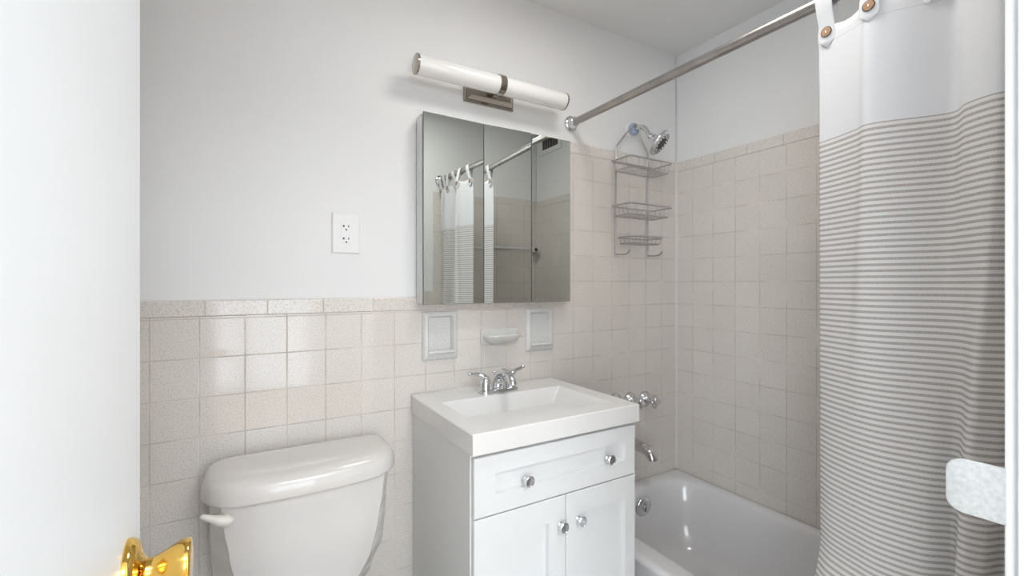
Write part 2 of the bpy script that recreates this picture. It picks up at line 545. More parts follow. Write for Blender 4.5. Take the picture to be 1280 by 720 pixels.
# closing wall strips beside the bathroom on the hall side
bm = NB()
box(bm, (HX0, YH, -.1), (XL - .1, YH + .1, 2.55)); box(bm, (.1, YH, -.1), (HX1, YH + .1, 2.55))
box(bm, (XL - .1, YH, CEIL + .1), (.1, YH + .1, 2.55))
struct(obj('wall_hall_front', bm, M_paint))

# caulk in the tub corner
bm = NB(); loft(bm, [[(-.009, .002, z), (.002, .002, z), (.002, -.009, z), (-.003, -.006, z), (-.006, -.003, z)] for z in (.352, TALL)]); struct(obj('trim_6', bm, M_grout_caulk))

# ------------------------------------------------------------------ bathroom door and its brass knob
DX = -1.9475
DY1, DY0, DZ0 = -0.811, -1.515, 0.012
bm = NB(); box(bm, (DX - .038, DY0, DZ0), (DX, DY1, 2.03))
door = struct(obj('door_1', bm, M_door, None, 40, 0.002))
KY, KZ = -0.889, 0.9425
bm = NB()
lathe(bm, (DX, KY, KZ), (1, 0, 0), [(0, .0365), (.003, .0365), (.007, .0345), (.0105, .029), (.0125, .022), (.0145, .0165), (.017, .0130)], 48)
ros = obj('rosette', bm, M_brass, door, 50)
bm = NB()
lathe(bm, (DX, KY, KZ), (1, 0, 0), [(.015, .0125), (.0215, .0120), (.0217, .0110), (.0227, .0110), (.0229, .0124), (.027, .0134), (.032, .0157), (.037, .0185),
                                    (.042, .0210), (.046, .0226), (.050, .0234), (.053, .0234), (.0555, .0226), (.0567, .0205), (.0565, .0185), (.056, .012), (.0558, 0)], 56)
obj('knob', bm, M_brass, door, 60)
bm = NB()
box(bm, (DX - .032, DY1 - .001, KZ - .03), (DX - .006, DY1 + .0012, KZ + .03))
obj('latch_plate', bm, M_brass, door)

# strike plate with its lip reaching past the jamb (painted over)
bm = NB()
y0s, y1s = YC - .0115, YC + .0475
prof = []
for x, ins in ((.0003, .0015), (-.0004, .0004), (-.0010, 0), (-.0022, 0), (-.0028, .0004), (-.0034, .0015)):
    prof.append([(DOOR_R + .0045 + x - .004 * max(0, (p[0] - YC) / .05) ** 2, p[0], p[1]) for p in rrect(y0s + ins, y1s - ins, .985 + ins, 1.048 - ins, (.016, .003, .003, .016), 0, 8)])
loft(bm, prof)
strike = tag(obj('strike_plate', bm, M_strike, None, 50), 'white painted metal strike plate with rounded lip on the right door jamb', 'strike plate')

# ------------------------------------------------------------------ toilet
TX = -1.687
toilet = thing('toilet', 'white porcelain toilet with rounded tank lid against the tiled wall', 'toilet', (TX, -.12, 0))


def tank_ring(z):
    w = interp([(.34, .150), (.42, .188), (.50, .219), (.60, .225), (.73, .2285)], z)
    dpt = interp([(.34, .165), (.45, .190), (.60, .203), (.73, .209)], z)
    c = w - interp([(.34, .070), (.48, .058), (.58, .046), (.66, .036), (.73, .032)], z)  # crease
    kk = interp([(.34, .16), (.60, .24), (.68, .50)], z)
    pts = []
    yb = -.018
    # back edge, right side, crease, bowed front, crease, left side
    pts += [(TX - w * .96, yb), (TX, yb), (TX + w * .96, yb), (TX + w, yb - .02), (TX + w, yb - dpt * .45)]
    ys = yb - dpt * .62
    g = interp([(.34, .030), (.60, .020), (.73, .016)], z)
    pts += [(TX + w - g * .35, ys), (TX + c + (w - c) * kk, yb - dpt * .82), (TX + c, yb - dpt * .93)]
    for k in range(1, 12):
        t = 1 - 2 * k / 12
        pts.append((TX + c * t, yb - dpt * (.93 + .07 * (1 - t ** 4) + .02 * (1 - t * t))))
    pts += [(TX - c, yb - dpt * .93), (TX - c - (w - c) * kk, yb - dpt * .82), (TX - w + g * .35, ys)]
    pts += [(TX - w, yb - dpt * .45), (TX - w, yb - .02)]
    return [(x, y, z) for x, y in pts]


bm = NB()
loft(bm, [tank_ring(z) for z in [.345, .36] + [.38 + .0175 * k for k in range(20)] + [.722]])
obj('tank', bm, M_porc, toilet, 32)


def lid_ring(ins, z, bow=.030):
    x0, x1, y0, y1 = TX - .242 + ins, TX + .242 - ins, -.222 + ins, -.012 - ins * .6
    r = max(.012, .088 - ins)
    pts = rrect(x0, x1, y0, y1, (max(.006, .06 - ins), max(.006, .06 - ins), r, r), z, 8)
    # extra points on the long front edge so it can bow
    front = [(x0 + r + (x1 - x0 - 2 * r) * k / 10, y0, z) for k in range(1, 10)]
    i = 27
    pts = pts[:i] + front + pts[i:]
    out = []
    for (x, y, zz) in pts:
        t = (x - TX) / .242
        f = max(0.0, min(1.0, (-.06 - y) / .12))
        out.append((x, y - bow * (1 - t * t) * f, zz))
    return out


bm = NB()
lid = [(.014, .714), (.004, .7145), (.0005, .717), (0, .722), (.0005, .738), (.003, .750), (.008, .760), (.015, .767), (.024, .7715), (.038, .774), (.060, .7755), (.09, .7765)]
loft(bm, [lid_ring(i, z) for i, z in lid])
obj('tank_lid', bm, M_porc, toilet, 60)
# flush lever
bm = NB()
lathe(bm, (-1.874, -.204, .691), (0, -1, 0), [(0, .013), (.006, .013), (.008, .011), (.012, .009)], 20)
lev = smooth_path([(-1.871, -.222, .689), (-1.875, -.230, .689), (-1.884, -.233, .692), (-1.899, -.232, .699), (-1.914, -.228, .705), (-1.922, -.222, .707)], 5)
nL = len(lev)
sweep(bm, lev, [interp([(0, .010), (.08, .018), (.2, .0205), (.4, .0165), (.7, .0105), (.93, .008), (1, .004)], i / (nL - 1)) for i in range(nL)], 16, flat=.75)
lo_ = obj('flush_lever', bm, M_lever, toilet, 60)
lo_['label'] = 'cream plastic flush lever'


def egg(cx, cy, hw, lf, lb, z, n=40):
    out = []
    for k in range(n):
        a = 2 * PI * k / n
        s, c = math.sin(a), math.cos(a)
        out.append((cx + hw * s, cy - (lf if c > 0 else lb) * (abs(c) ** .9) * (1 if c > 0 else -1), z))
    return out


bm = NB()
loft(bm, [egg(TX, -.36, .105, .20, .22, 0), egg(TX, -.36, .10, .18, .22, .05), egg(TX, -.38, .095, .16, .20, .15), egg(TX, -.41, .13, .20, .20, .25),
          egg(TX, -.43, .172, .245, .21, .33), egg(TX, -.44, .182, .26, .22, .375), egg(TX, -.44, .178, .255, .215, .385),
          egg(TX, -.44, .13, .20, .15, .385), egg(TX, -.44, .12, .18, .14, .33), egg(TX, -.42, .07, .10, .09, .24)])
box(bm, (TX - .14, -.26, .30), (TX + .14, -.03, .352))
obj('bowl', bm, M_porc, toilet, 50)
bm = NB()
loft(bm, [egg(TX, -.45, .185, .262, .20, .387), egg(TX, -.45, .188, .265, .20, .395), egg(TX, -.45, .185, .262, .198, .403), egg(TX, -.45, .17, .24, .18, .408)])
obj('seat_cover', bm, M_plast, toilet, 50)

# ------------------------------------------------------------------ bathtub
tub = thing('bathtub', 'white enamel bathtub filling the tiled alcove behind the vanity', 'bathtub', (-.35, -.68, 0))
TZ = .347
bm = NB()
Y0, Y1 = YC + .003, -.003
rings = [rrect(-.695, -.003, Y0, Y1, .004, 0.0, 10), rrect(-.700, -.003, Y0, Y1, .004, .03, 10), rrect(-.700, -.003, Y0, Y1, .004, TZ - .035, 10),
         rrect(-.706, -.003, Y0, Y1, .008, TZ - .022, 10), rrect(-.705, -.003, Y0, Y1, .008, TZ - .008, 10), rrect(-.697, -.006, Y0 + .003, Y1 - .003, .012, TZ - .001, 10),
         rrect(-.685, -.010, Y0 + .01, Y1 - .01, .02, TZ, 10),
         rrect(-.640, -.030, -1.310, -.040, .11, TZ - .001, 10), rrect(-.622, -.040, -1.296, -.052, .13, TZ - .005, 10), rrect(-.612, -.047, -1.286, -.060, .14, TZ - .014, 10),
         rrect(-.604, -.052, -1.276, -.066, .145, TZ - .032, 10), rrect(-.596, -.062, -1.25, -.076, .15, TZ - .09, 10), rrect(-.586, -.074, -1.21, -.088, .15, TZ - .16, 10),
         rrect(-.574, -.088, -1.16, -.104, .15, TZ - .22, 10), rrect(-.555, -.108, -1.12, -.125, .14, TZ - .262, 10), rrect(-.52, -.14, -1.07, -.16, .12, TZ - .285, 10),
         rrect(-.45, -.21, -.98, -.24, .10, TZ - .292, 10)]
loft(bm, rings)
obj('tub_shell', bm, M_tub, tub, 55)
bm = NB()
lathe(bm, (-.312, -.0745, .266), (0, -1, -.13), [(0, .046), (.004, .046), (.010, .041), (.013, .032), (.013, .012), (.017, .010), (.019, 0)], 32)
box(bm, (-.315, -.100, .250), (-.309, -.086, .286))
obj('overflow_plate', bm, M_chrome, tub, 40)
bm = NB()
lathe(bm, (-.33, -.30, TZ - .2925), (0, 0, 1), [(0, .03), (.003, .028), (.004, .01), (.002, 0)], 28)
obj('drain', bm, M_chrome, tub, 40)

# tub spout
bm = NB()
sp = smooth_path([(-.325, .0, .535), (-.325, -.04, .536), (-.325, -.09, .533), (-.325, -.125, .525), (-.325, -.142, .508), (-.325, -.146, .495)], 6)
n = len(sp)
sweep(bm, sp, [.031 - .008 * i / n for i in range(n)], 20, flat=.85)
lathe(bm, (-.325, 0, .535), (0, -1, 0), [(0, .034), (.004, .034), (.010, .028)], 28)
tag(obj('tub_spout', bm, M_chrome, None, 50), 'chrome tub spout on the tiled wall below the three valve handles', 'spout')


def valve(x, z, label):
    t = thing('valve_handle', label, 'faucet handle', (x, 0, z), 'three tub valve handles')
    bm = NB()
    lathe(bm, (x, 0, z), (0, -1, 0), [(0, .038), (.004, .038), (.012, .034), (.022, .023), (.034, .0150), (.046, .012)], 32)
    obj('escutcheon', bm, M_chrome, t, 50)
    bm = NB()
    seg = 40
    rings = []
    for h, r, am in ((.044, .010, 0), (.049, .016, .10), (.056, .024, .22), (.066, .0255, .24), (.074, .023, .2), (.079, .015, .08), (.080, .004, 0)):
        rings.append([(x + r * (1 + am * math.cos(4 * a + .5)) * math.cos(a), -h, z + r * (1 + am * math.cos(4 * a + .5)) * math.sin(a)) for a in [2 * PI * k / seg for k in range(seg)]])
    loft(bm, rings)
    obj('handle', bm, M_chrome, t, 40)
    return t


valve(-.224, .715, 'rightmost chrome tub valve handle, nearest the tiled corner')
valve(-.318, .722, 'middle chrome tub valve handle just past the counter corner')
valve(-.408, .729, 'leftmost chrome tub valve handle, half hidden by the sink counter')

# ------------------------------------------------------------------ vanity cabinet
VX0, VX1, VF = -1.338, -.765, -.452      # carcass
vanity = thing('vanity_cabinet', 'white shaker vanity cabinet with one drawer and two doors under the sink', 'cabinet', ((VX0 + VX1) / 2, -.23, 0))
CT, CB = .8724, .8175
bm = NB()
box(bm, (VX0, VF, .0), (VX0 + .016, -.002, CB - .001))
box(bm, (VX1 - .016, VF, .0), (VX1, -.002, CB - .001))
box(bm, (VX0 + .016, -.012, .05), (VX1 - .016, -.002, CB - .001))
box(bm, (VX0 + .016, VF + .02, .09), (VX1 - .016, -.012, .105))
box(bm, (VX0 + .016, VF + .06, .0), (VX1 - .016, VF + .075, .09))
box(bm, (VX0 + .016, VF, .775), (VX1 - .016, VF + .018, CB - .001))
box(bm, (VX0 + .016, VF, .09), (VX1 - .016, VF + .018, .11))
obj('body', bm, M_cabside, vanity)
FY = -.470                                  # face of drawer and doors


def shaker(bm, x0, x1, z0, z1, px0, px1, pz0, pz1):
    """frame-and-panel front between y = VF-.001 and FY"""
    yb, yf = VF - .001, FY
    e = .002
    dp = .0120
    # front frame with chamfered outer edge
    o = [(x0, z0), (x1, z0), (x1, z1), (x0, z1)]
    oi = [(x0 + e, z0 + e), (x1 - e, z0 + e), (x1 - e, z1 - e), (x0 + e, z1 - e)]
    ii = [(px0, pz0), (px1, pz0), (px1, pz1), (px0, pz1)]
    i2 = [(px0 + .0025, pz0 + .0025), (px1 - .0025, pz0 + .0025), (px1 - .0025, pz1 - .0025), (px0 + .0025, pz1 - .0025)]
    loft(bm, [[(x, yb, z) for x, z in o], [(x, yf + e, z) for x, z in o], [(x, yf, z) for x, z in oi], [(x, yf, z) for x, z in ii], [(x, yf + dp, z) for x, z in i2]])


def cab_knob(x, z, parent):
    bm = NB()
    lathe(bm, (x, FY, z), (0, -1, 0), [(0, .008), (.002, .008), (.004, .0058), (.012, .0055), (.014, .011), (.016, .0145), (.020, .0155), (.0225, .0152), (.0245, .013), (.0245, .0118), (.0235, .0112), (.0238, 0)], 32)
    return obj('knob', bm, M_chrome, parent, 40)


fx0, fx1 = -1.3345, -.7680
bm = NB(); shaker(bm, fx0, fx1, .6515, .8055, -1.273, -.812, .7025, .7575)
drawer = obj('drawer', bm, M_cab, vanity)
cab_knob(-1.180, .7228, drawer); cab_knob(-.886, .7228, drawer)
gx = -1.0425
for (a, b, pa, pb, kx) in ((fx0, gx - .0012, -1.273, -1.1035, -1.0640), (gx + .0012, fx1, -.978, -.812, -.9990)):
    bm = NB(); shaker(bm, a, b, .115, .6485, pa, pb, .178, .583)
    d_ = obj('door', bm, M_cab, vanity)
    cab_knob(kx, .568, d_)

# ------------------------------------------------------------------ sink counter
SX0, SX1, SY = -1.3435, -.7585, -.480
top = thing('sink_counter', 'white one-piece sink counter with a rectangular basin on the vanity', 'sink', ((SX0 + SX1) / 2, -.24, CB))
bm = NB()
bx0, bx1, by0, by1 = -1.288, -.824, -.413, -.145
R = lambda x0, x1, y0, y1, r, z: rrect(x0, x1, y0, y1, r, z, 5)
loft(bm, [R(SX0 + .02, SX1 - .02, SY + .02, -.012, .003, CB), R(SX0, SX1, SY, -.002, .003, CB), R(SX0, SX1, SY, -.002, .003, CT - .003), R(SX0 + .003, SX1 - .003, SY + .003, -.004, .003, CT),
          R(bx0 - .003, bx1 + .003, by0 - .003, by1 + .003, .008, CT), R(bx0, bx1, by0, by1, .008, CT - .003),
          R(bx0 + .035, bx1 - .035, by0 + .012, by1 - .012, .010, CT - .045),
          R(bx0 + .075, bx1 - .080, by0 + .03, by1 - .028, .012, CT - .088), R(bx0 + .095, bx1 - .10, by0 + .045, by1 - .042, .012, CT - .095)])
obj('basin_top', bm, M_top, top, 25)
bm = NB(); lathe(bm, (-1.056, -.27, CT - .0948), (0, 0, 1), [(0, .022), (.002, .021), (.003, .012), (.0015, 0)], 28)
obj('drain', bm, M_chrome, top, 40)
bm = NB(); sweep(bm, [(SX0, -.003, CT + .001), (SX1, -.003, CT + .001)], .0038, 8)
obj('caulk_line', bm, M_grout_caulk, top, 180)

# ------------------------------------------------------------------ faucet
FXc, FYc = -1.058, -.098
CT += .0004
fa = thing('faucet', 'chrome two-handle faucet with lever handles on the sink counter', 'faucet', (FXc, FYc, CT))
bm = NB()
loft(bm, [rrect(FXc - .078 + i, FXc + .078 - i, FYc - .027 + i, FYc + .027 - i, .026 - i, CT + z, 8) for i, z in ((0, 0), (0, .006), (.002, .009), (.006, .011), (.012, .012))])
obj('base_plate', bm, M_chrome, fa, 40)
bm = NB()
sp = smooth_path([(FXc, FYc + .004, CT + .010), (FXc, FYc + .002, CT + .034), (FXc, FYc - .014, CT + .058), (FXc, FYc - .042, CT + .070),
                  (FXc, FYc - .074, CT + .066), (FXc, FYc - .096, CT + .050), (FXc, FYc - .102, CT + .038)], 6)
n = len(sp)
sweep(bm, sp, [interp([(0, .022), (.3, .0185), (.6, .0155), (.85, .0140), (1, .0125)], i / (n - 1)) for i in range(n)], 24)
obj('spout', bm, M_chrome, fa, 50)
bm = NB()
lathe(bm, (FXc, FYc + .026, CT + .008), (0, .05, 1), [(0, .003), (.045, .003), (.047, .0065), (.053, .0075), (.058, .0055), (.060, 0)], 16)
obj('lift_rod', bm, M_chrome, fa, 40)
for s in (-1, 1):
    hx = FXc + s * .0508
    bm = NB()
    lathe(bm, (hx, FYc, CT + .008), (0, 0, 1), [(0, .0205), (.010, .0200), (.012, .0190), (.013, .0202), (.022, .0192), (.036, .0155), (.046, .0115), (.050, .006)], 32)
    lev = smooth_path([(hx - s * .002, FYc, CT + .040), (hx + s * .006, FYc, CT + .055), (hx + s * .022, FYc + .003, CT + .064), (hx + s * .046, FYc + .006, CT + .0665 + .004 * (s > 0)), (hx + s * .062, FYc + .008, CT + .069 + .007 * (s > 0))], 6)
    n = len(lev)
    sweep(bm, lev, [interp([(0, .0125), (.3, .010), (.55, .0066), (.85, .0066), (.95, .0078), (1, .005)], i / (n - 1)) for i in range(n)], 16)
    obj('handle', bm, M_chrome, fa, 50)

CT -= .0004
# ------------------------------------------------------------------ mirror cabinet
mc = thing('medicine_cabinet', 'mirrored medicine cabinet with three mirror doors above the sink', 'cabinet', (-1.01, -.03, 1.182))
MX0, MX1, MZ0, MZ1 = -1.3245, -.7045, 1.1825, 1.8240
bm = NB(); box(bm, (MX0, -.0515, MZ0 + .004), (MX1, -.003, MZ1 - .004))
obj('body', bm, M_plast, mc, None, .001)
seams = [MX0, -1.0955, -.8955, MX1]
LEAN = [(1.7, 1), (-1.6, -1), (0, -1)]
for k in range(3):
    a, b = seams[k] + (.0013 if k < 2 else .0062), seams[k + 1] - .0013
    bm = NB()
    be = .0010
    o4 = [(a, MZ0), (b, MZ0), (b, MZ1), (a, MZ1)]
    i4 = [(a + be, MZ0 + be), (b - be, MZ0 + be), (b - be, MZ1 - be), (a + be, MZ1 - be)]
    loft(bm, [[(x, -.0540, z) for x, z in o4], [(x, -.0595, z) for x, z in o4], [(x, -.0600, z) for x, z in i4]])
    for f in bm.faces:
        f.material_index = 0 if max(v.co.y for v in f.verts) < -.0598 else 1
    # the doors do not close quite flush: each leans about one of its edges
    ang, piv = LEAN[k]
    px_ = a if piv < 0 else b
    bmesh.ops.rotate(bm, verts=bm.verts, cent=(px_, -.054, 0), matrix=Matrix.Rotation(math.radians(ang), 3, 'Z'))
    # cap and bevel strip are mirror, sides are glass edge
    dd = obj('mirror_door', bm, [M_mirror, M_medge], mc)

# ------------------------------------------------------------------ vanity light
vl = thing('vanity_light', 'opal glass tube light with polished nickel bracket above the mirror', 'wall light', (-1.045, 0, 1.965))
LXa, LXb, LY, LZ, LR = -1.3565, -.7515, -.082, 1.9655, .0325
bm = NB(); lathe(bm, (LXa + .006, LY, LZ), (1, 0, 0), [(0, LR - .001), (.002, LR), (LXb - LXa - .014, LR), (LXb - LXa - .012, LR - .001)], 40)
obj('glass_tube', bm, M_opal, vl, 50)
bm = NB(); lathe(bm, (LXa, LY, LZ), (1, 0, 0), [(-.001, .006), (-.0005, LR - .002), (.001, LR + .001), (.0065, LR + .001), (.0065, LR - .004)], 40)
obj('end_cap', bm, M_pnickel, vl, 40)
bm = NB(); lathe(bm, (LXb, LY, LZ), (-1, 0, 0), [(-.001, .006), (-.0005, LR - .002), (.001, LR + .001), (.0065, LR + .001), (.0065, LR - .004)], 40)
obj('end_cap', bm, M_pnickel, vl, 40)
bm = NB()
lathe(bm, (-1.0535, LY, LZ), (1, 0, 0), [(0, LR + .0005), (.0002, LR + .0035), (.0238, LR + .0035), (.024, LR + .0005)], 40)
obj('strap', bm, M_pnickel, vl, 40)
bm = NB()
px0, px1, pz0, pz1 = -1.146, -.940, 1.916, 1.976
o4 = lambda i: [(px0 + i, pz0 + i), (px1 - i, pz0 + i), (px1 - i, pz1 - i), (px0 + i, pz1 - i)]
loft(bm, [[(x, y, z) for x, z in o4(i)] for i, y in ((0, .005), (0, -.006), (.003, -.008), (.007, -.008), (.008, -.012), (.020, -.027), (.022, -.028))])
box(bm, (-1.052, -.055, 1.935), (-1.031, -.026, 1.953))
obj('backplate', bm, M_pnickel, vl)

# ------------------------------------------------------------------ outlet
ou = thing('outlet', 'white duplex outlet plate on the painted wall above the toilet', 'outlet', (-1.555, .006, 1.412))
ox0, ox1, oz0, oz1 = -1.5970, -1.5120, 1.3480, 1.4755
bm = NB()
loft(bm, [[(x, y, z) for x, z in ((ox0 + i, oz0 + i), (ox1 - i, oz0 + i), (ox1 - i, oz1 - i), (ox0 + i, oz1 - i))] for i, y in ((0, .006), (0, .003), (.003, .0005), (.005, 0))])
obj('plate', bm, M_plast, ou)
ocx = (ox0 + ox1) / 2
bm = NB(); box(bm, (ocx - .0165, -.0016, 1.4118 - .0335), (ocx + .0165, .001, 1.4118 + .0335)); obj('receptacle', bm, M_plast, ou, None, .001)
for zc in (1.432, 1.3925):
    for lo, hi in (((-.0105, zc - .0005), (-.0055, zc + .006)), ((.0055, zc - .0005), (.0085, zc + .006))):
        bm = NB(); box(bm, (ocx + lo[0], -.0020, lo[1]), (ocx + hi[0], -.0010, hi[1])); obj('slot', bm, M_black, ou)
    bm = NB(); lathe(bm, (ocx, -.0010, zc - .0085), (0, -1, 0), [(0, .0028), (.0010, .0028)], 12); obj('ground_slot', bm, M_black, ou)
for zc in (1.457, 1.3665):
    bm = NB(); lathe(bm, (ocx, .0005, zc), (0, -1, 0), [(0, .003), (.0012, .003), (.0016, .002)], 12); obj('screw', bm, M_plast, ou)

# ------------------------------------------------------------------ ceramic holders in the tile


def niche(i, label):
    nx0, nx1, nz0, nz1 = NICHES[i]
    bm = NB()
    e = .0145
    q = lambda a, b, c, d, r, y: [(p[0], y, p[1]) for p in rrect(a, b, c, d, r, 0, 4)]
    X0, X1, Z0, Z1 = nx0 - e, nx1 + e, nz0 - e * .8, nz1 + e * .8
    in0, in1, iz0, iz1 = nx0 + .010, nx1 - .010, nz0 + .016, nz1 - .008
    loft(bm, [q(X0, X1, Z0, Z1, .003, .004), q(X0, X1, Z0, Z1, .003, -.003), q(X0 + .002, X1 - .002, Z0 + .002, Z1 - .002, .004, -.006),
              q(in0 - .011, in1 + .011, iz0 - .014, iz1 + .009, .005, -.013), q(in0 - .006, in1 + .006, iz0 - .006, iz1 + .006, .006, -.013),
              q(in0 - .002, in1 + .002, iz0 - .002, iz1 + .002, .006, -.008), q(in0, in1, iz0, iz1, .006, -.002),
              q(in0 + .006, in1 - .006, iz0 + .006, iz1 - .004, .008, .026), q(in0 + .016, in1 - .016, iz0 + .016, iz1 - .014, .01, .030)])
    o = obj('recessed_holder', bm, M_ceramic, None, 35)
    bm = NB()
    sweep(bm, [(in0 - .004, -.017, iz0 + .001), (in0, -.020, iz0 + .001), (in1, -.020, iz0 + .001), (in1 + .004, -.017, iz0 + .001)], .0062, 12)
    obj('retaining_bar', bm, M_ceramic, o, 60)
    tag(o, label, 'wall holder', 'recessed ceramic holders under the mirror')


niche(0, 'left recessed ceramic holder under the mirror, beside the faucet')
niche(1, 'right recessed ceramic holder under the mirror, nearer the tub')
bm = NB()
sx0, sx1, sz = -1.0800, -.9180, 1.050
q = lambda hw, y, z0, z1, r: [(p[0], y, p[1]) for p in rrect((sx0 + sx1) / 2 - hw, (sx0 + sx1) / 2 + hw, z0, z1, r, 0, 6)]
loft(bm, [q(.081, .002, sz - .026, sz + .034, .008), q(.081, -.006, sz - .026, sz + .034, .010), q(.077, -.011, sz - .022, sz + .030, .010)])
# tray with rolled lip and rounded underside
tray = []
for z, hw, d in ((sz - .022, .040, .016), (sz - .014, .058, .030), (sz - .004, .070, .042), (sz + .004, .075, .048), (sz + .010, .076, .050), (sz + .013, .074, .048), (sz + .012, .068, .042), (sz + .004, .060, .034)):
    tray.append([((sx0 + sx1) / 2 + hw * math.sin(a), -.008 - d * max(0, math.cos(a)) ** .45, z) for a in [-PI / 2 + PI * k / 24 for k in range(25)]])
loft(bm, tray)
tag(obj('soap_dish', bm, M_ceramic, None, 35), 'white ceramic soap ledge between the two recessed holders', 'soap dish')

# ------------------------------------------------------------------ curtain rod
RX, RZ, RR = -.654, 1.922, .0145
rod = thing('curtain_rod', 'brushed metal shower curtain rod spanning the tub below the ceiling', 'curtain rod', (RX, -.68, RZ))
bm = NB(); sweep(bm, [(RX, -.012, RZ), (RX, YC + .012, RZ)], RR, 24); obj('rod', bm, M_rod, rod, 60)
for y, s in ((.004, -1), (YC - .002, 1)):
    bm = NB()
    lathe(bm, (RX, y, RZ), (0, s, 0), [(0, .033), (.006, .033), (.010, .030), (.012, .024), (.020, .0215), (.034, .020), (.036, .017)], 32)
    obj('flange', bm, M_chrome, rod, 40)

# ------------------------------------------------------------------ shower head
SHX, SHZ = -.307, 1.9545
sh = thing('showerhead', 'chrome round shower head on a bent arm beside the corner', 'shower head', (SHX, 0, SHZ))
bm = NB(); lathe(bm, (SHX, .006, SHZ), (0, -1, 0), [(0, .031), (.004, .031), (.010, .027), (.013, .014)], 32); 
fl = obj('flange', bm, M_plast, sh, 40); fl['label'] = 'white flange disc'
bm = NB(); lathe(bm, (SHX, -.007, SHZ), (0, -1, 0), [(0, .020), (.003, .027), (.014, .027), (.020, .022), (.022, .013)], 32)
cl = obj('collar', bm, M_blue, sh, 40); cl['label'] = 'pale blue plastic collar'
bm = NB()
arm = smooth_path([(SHX, .0, SHZ), (SHX, -.035, SHZ + .001), (SHX, -.062, SHZ - .002), (SHX, -.088, SHZ - .022), (SHX, -.105, SHZ - .054)], 6)
sweep(bm, arm, .0105, 16); obj('arm', bm, M_chrome, sh, 60)
hd = Vector((0.40, -.70, -.67)).normalized()
h0 = Vector((SHX, -.102, SHZ - .050))
bm = NB()
lathe(bm, h0, hd, [(0, .012), (.004, .0145), (.012, .0150), (.014, .0125), (.018, .0165), (.030, .0195), (.040, .022), (.044, .030), (.052, .046), (.058, .0575), (.064, .059), (.070, .058), (.0725, .054), (.072, .050)], 40)
obj('head', bm, M_chrome, sh, 50)
bm = NB()
lathe(bm, h0 + hd * .0715, hd, [(0, .053), (.0015, .053), (.003, .050), (.003, .026), (.002, .025)], 40)
fp = obj('face_ring', bm, M_chrome, sh, 40)
_, da, db = frame_of(hd)
bm = NB()
for rr_, cnt in ((.031, 12), (.038, 16), (.045, 20)):
    for k in range(cnt):
        a = 2 * PI * k / cnt
        c = h0 + hd * .0735 + (da * math.cos(a) + db * math.sin(a)) * rr_
        lathe(bm, c, hd, [(0, .0022), (.002, .0020), (.003, .001)], 8)
obj('nozzles', bm, M_black, sh)
bm = NB(); lathe(bm, h0 + hd * .0725, hd, [(0, .0270), (.002, .0270), (.004, .025), (.005, 0)], 32)
obj('center_cap', bm, M_black, sh, 40)
bm = NB()
tb = h0 + hd * .063 + db * .059
sweep(bm, [tb - db * .006, tb + db * .010], .0028, 10); obj('spray_tab', bm, M_chrome, sh, 60)

# ------------------------------------------------------------------ shower caddy
cx_l, cx_r, cy = -.4295, -.2308, -.030
ccx = (cx_l + cx_r) / 2
cad = thing('shower_caddy', 'grey wire shower caddy with three baskets hanging from the shower arm', 'shower caddy', (ccx, cy, 1.38))
bm = NB()
top_z = SHZ + .0155
pl = [(cx_l, cy, 1.383), (cx_l, cy, 1.60), (cx_l, cy, 1.848), (cx_l + .004, cy, 1.858), (ccx - .035, cy, 1.925), (SHX - .018, cy - .001, 1.962), (SHX - .010, cy - .001, top_z), (SHX, cy - .001, top_z + .003),
      (SHX + .010, cy - .001, top_z), (SHX + .016, cy - .001, 1.955), (ccx + .050, cy, 1.918), (cx_r - .004, cy, 1.858), (cx_r, cy, 1.848), (cx_r, cy, 1.60), (cx_r, cy, 1.383)]
sweep(bm, pl, .0036, 10); obj('frame', bm, M_wire, cad, 60)
for x in (cx_l, cx_r):
    bm = NB()
    sweep(bm, smooth_path([(x, cy, 1.386), (x, cy - .004, 1.381), (x, cy - .045, 1.379), (x, cy - .068, 1.383), (x, cy - .082, 1.396)], 5), .0036, 10)
    obj('hook', bm, M_wire, cad, 60)


def basket(x0, x1, y0, y1, zt, h, r, nb, name='basket', cross=4):
    bm = NB()
    ring = [(p[0], p[1], zt) for p in rrect(x0, x1, y0, y1, r, zt, 5)]
    sweep(bm, ring, .0036, 10, True)
    ins = .010
    ringb = [(p[0], p[1], zt - h) for p in rrect(x0 + ins, x1 - ins, y0 + ins, y1 - .003, r * .8, zt - h, 5)]
    sweep(bm, ringb, .0017, 8, True)
    # U-shaped wires front to back
    for k in range(nb):
        x = x0 + ins + r * .6 + (x1 - x0 - 2 * ins - r * 1.2) * k / (nb - 1)
        sweep(bm, [(x, y0, zt), (x, y0 + .004, zt - h * .7), (x, y0 + ins, zt - h - .002), (x, y1 - .006, zt - h - .002), (x, y1 - .002, zt - h * .7), (x, y1, zt)], .0009, 6)
    for k in range(cross):
        y = y0 + ins + .012 + (y1 - y0 - ins - .03) * k / (cross - 1)
        sweep(bm, [(x0, y, zt), (x0 + .004, y, zt - h * .7), (x0 + ins, y, zt - h), (x1 - ins, y, zt - h), (x1 - .004, y, zt - h * .7), (x1, y, zt)], .0009, 6)
    o = obj(name, bm, M_wire, cad, 60)
    return o


basket(-.463, -.204, -.148, -.034, 1.783, .042, .016, 9)
basket(-.463, -.204, -.148, -.034, 1.588, .042, .016, 9)
sd = basket(-.432, -.232, -.128, -.034, 1.454, .026, .026, 7, 'soap_tray', 3)

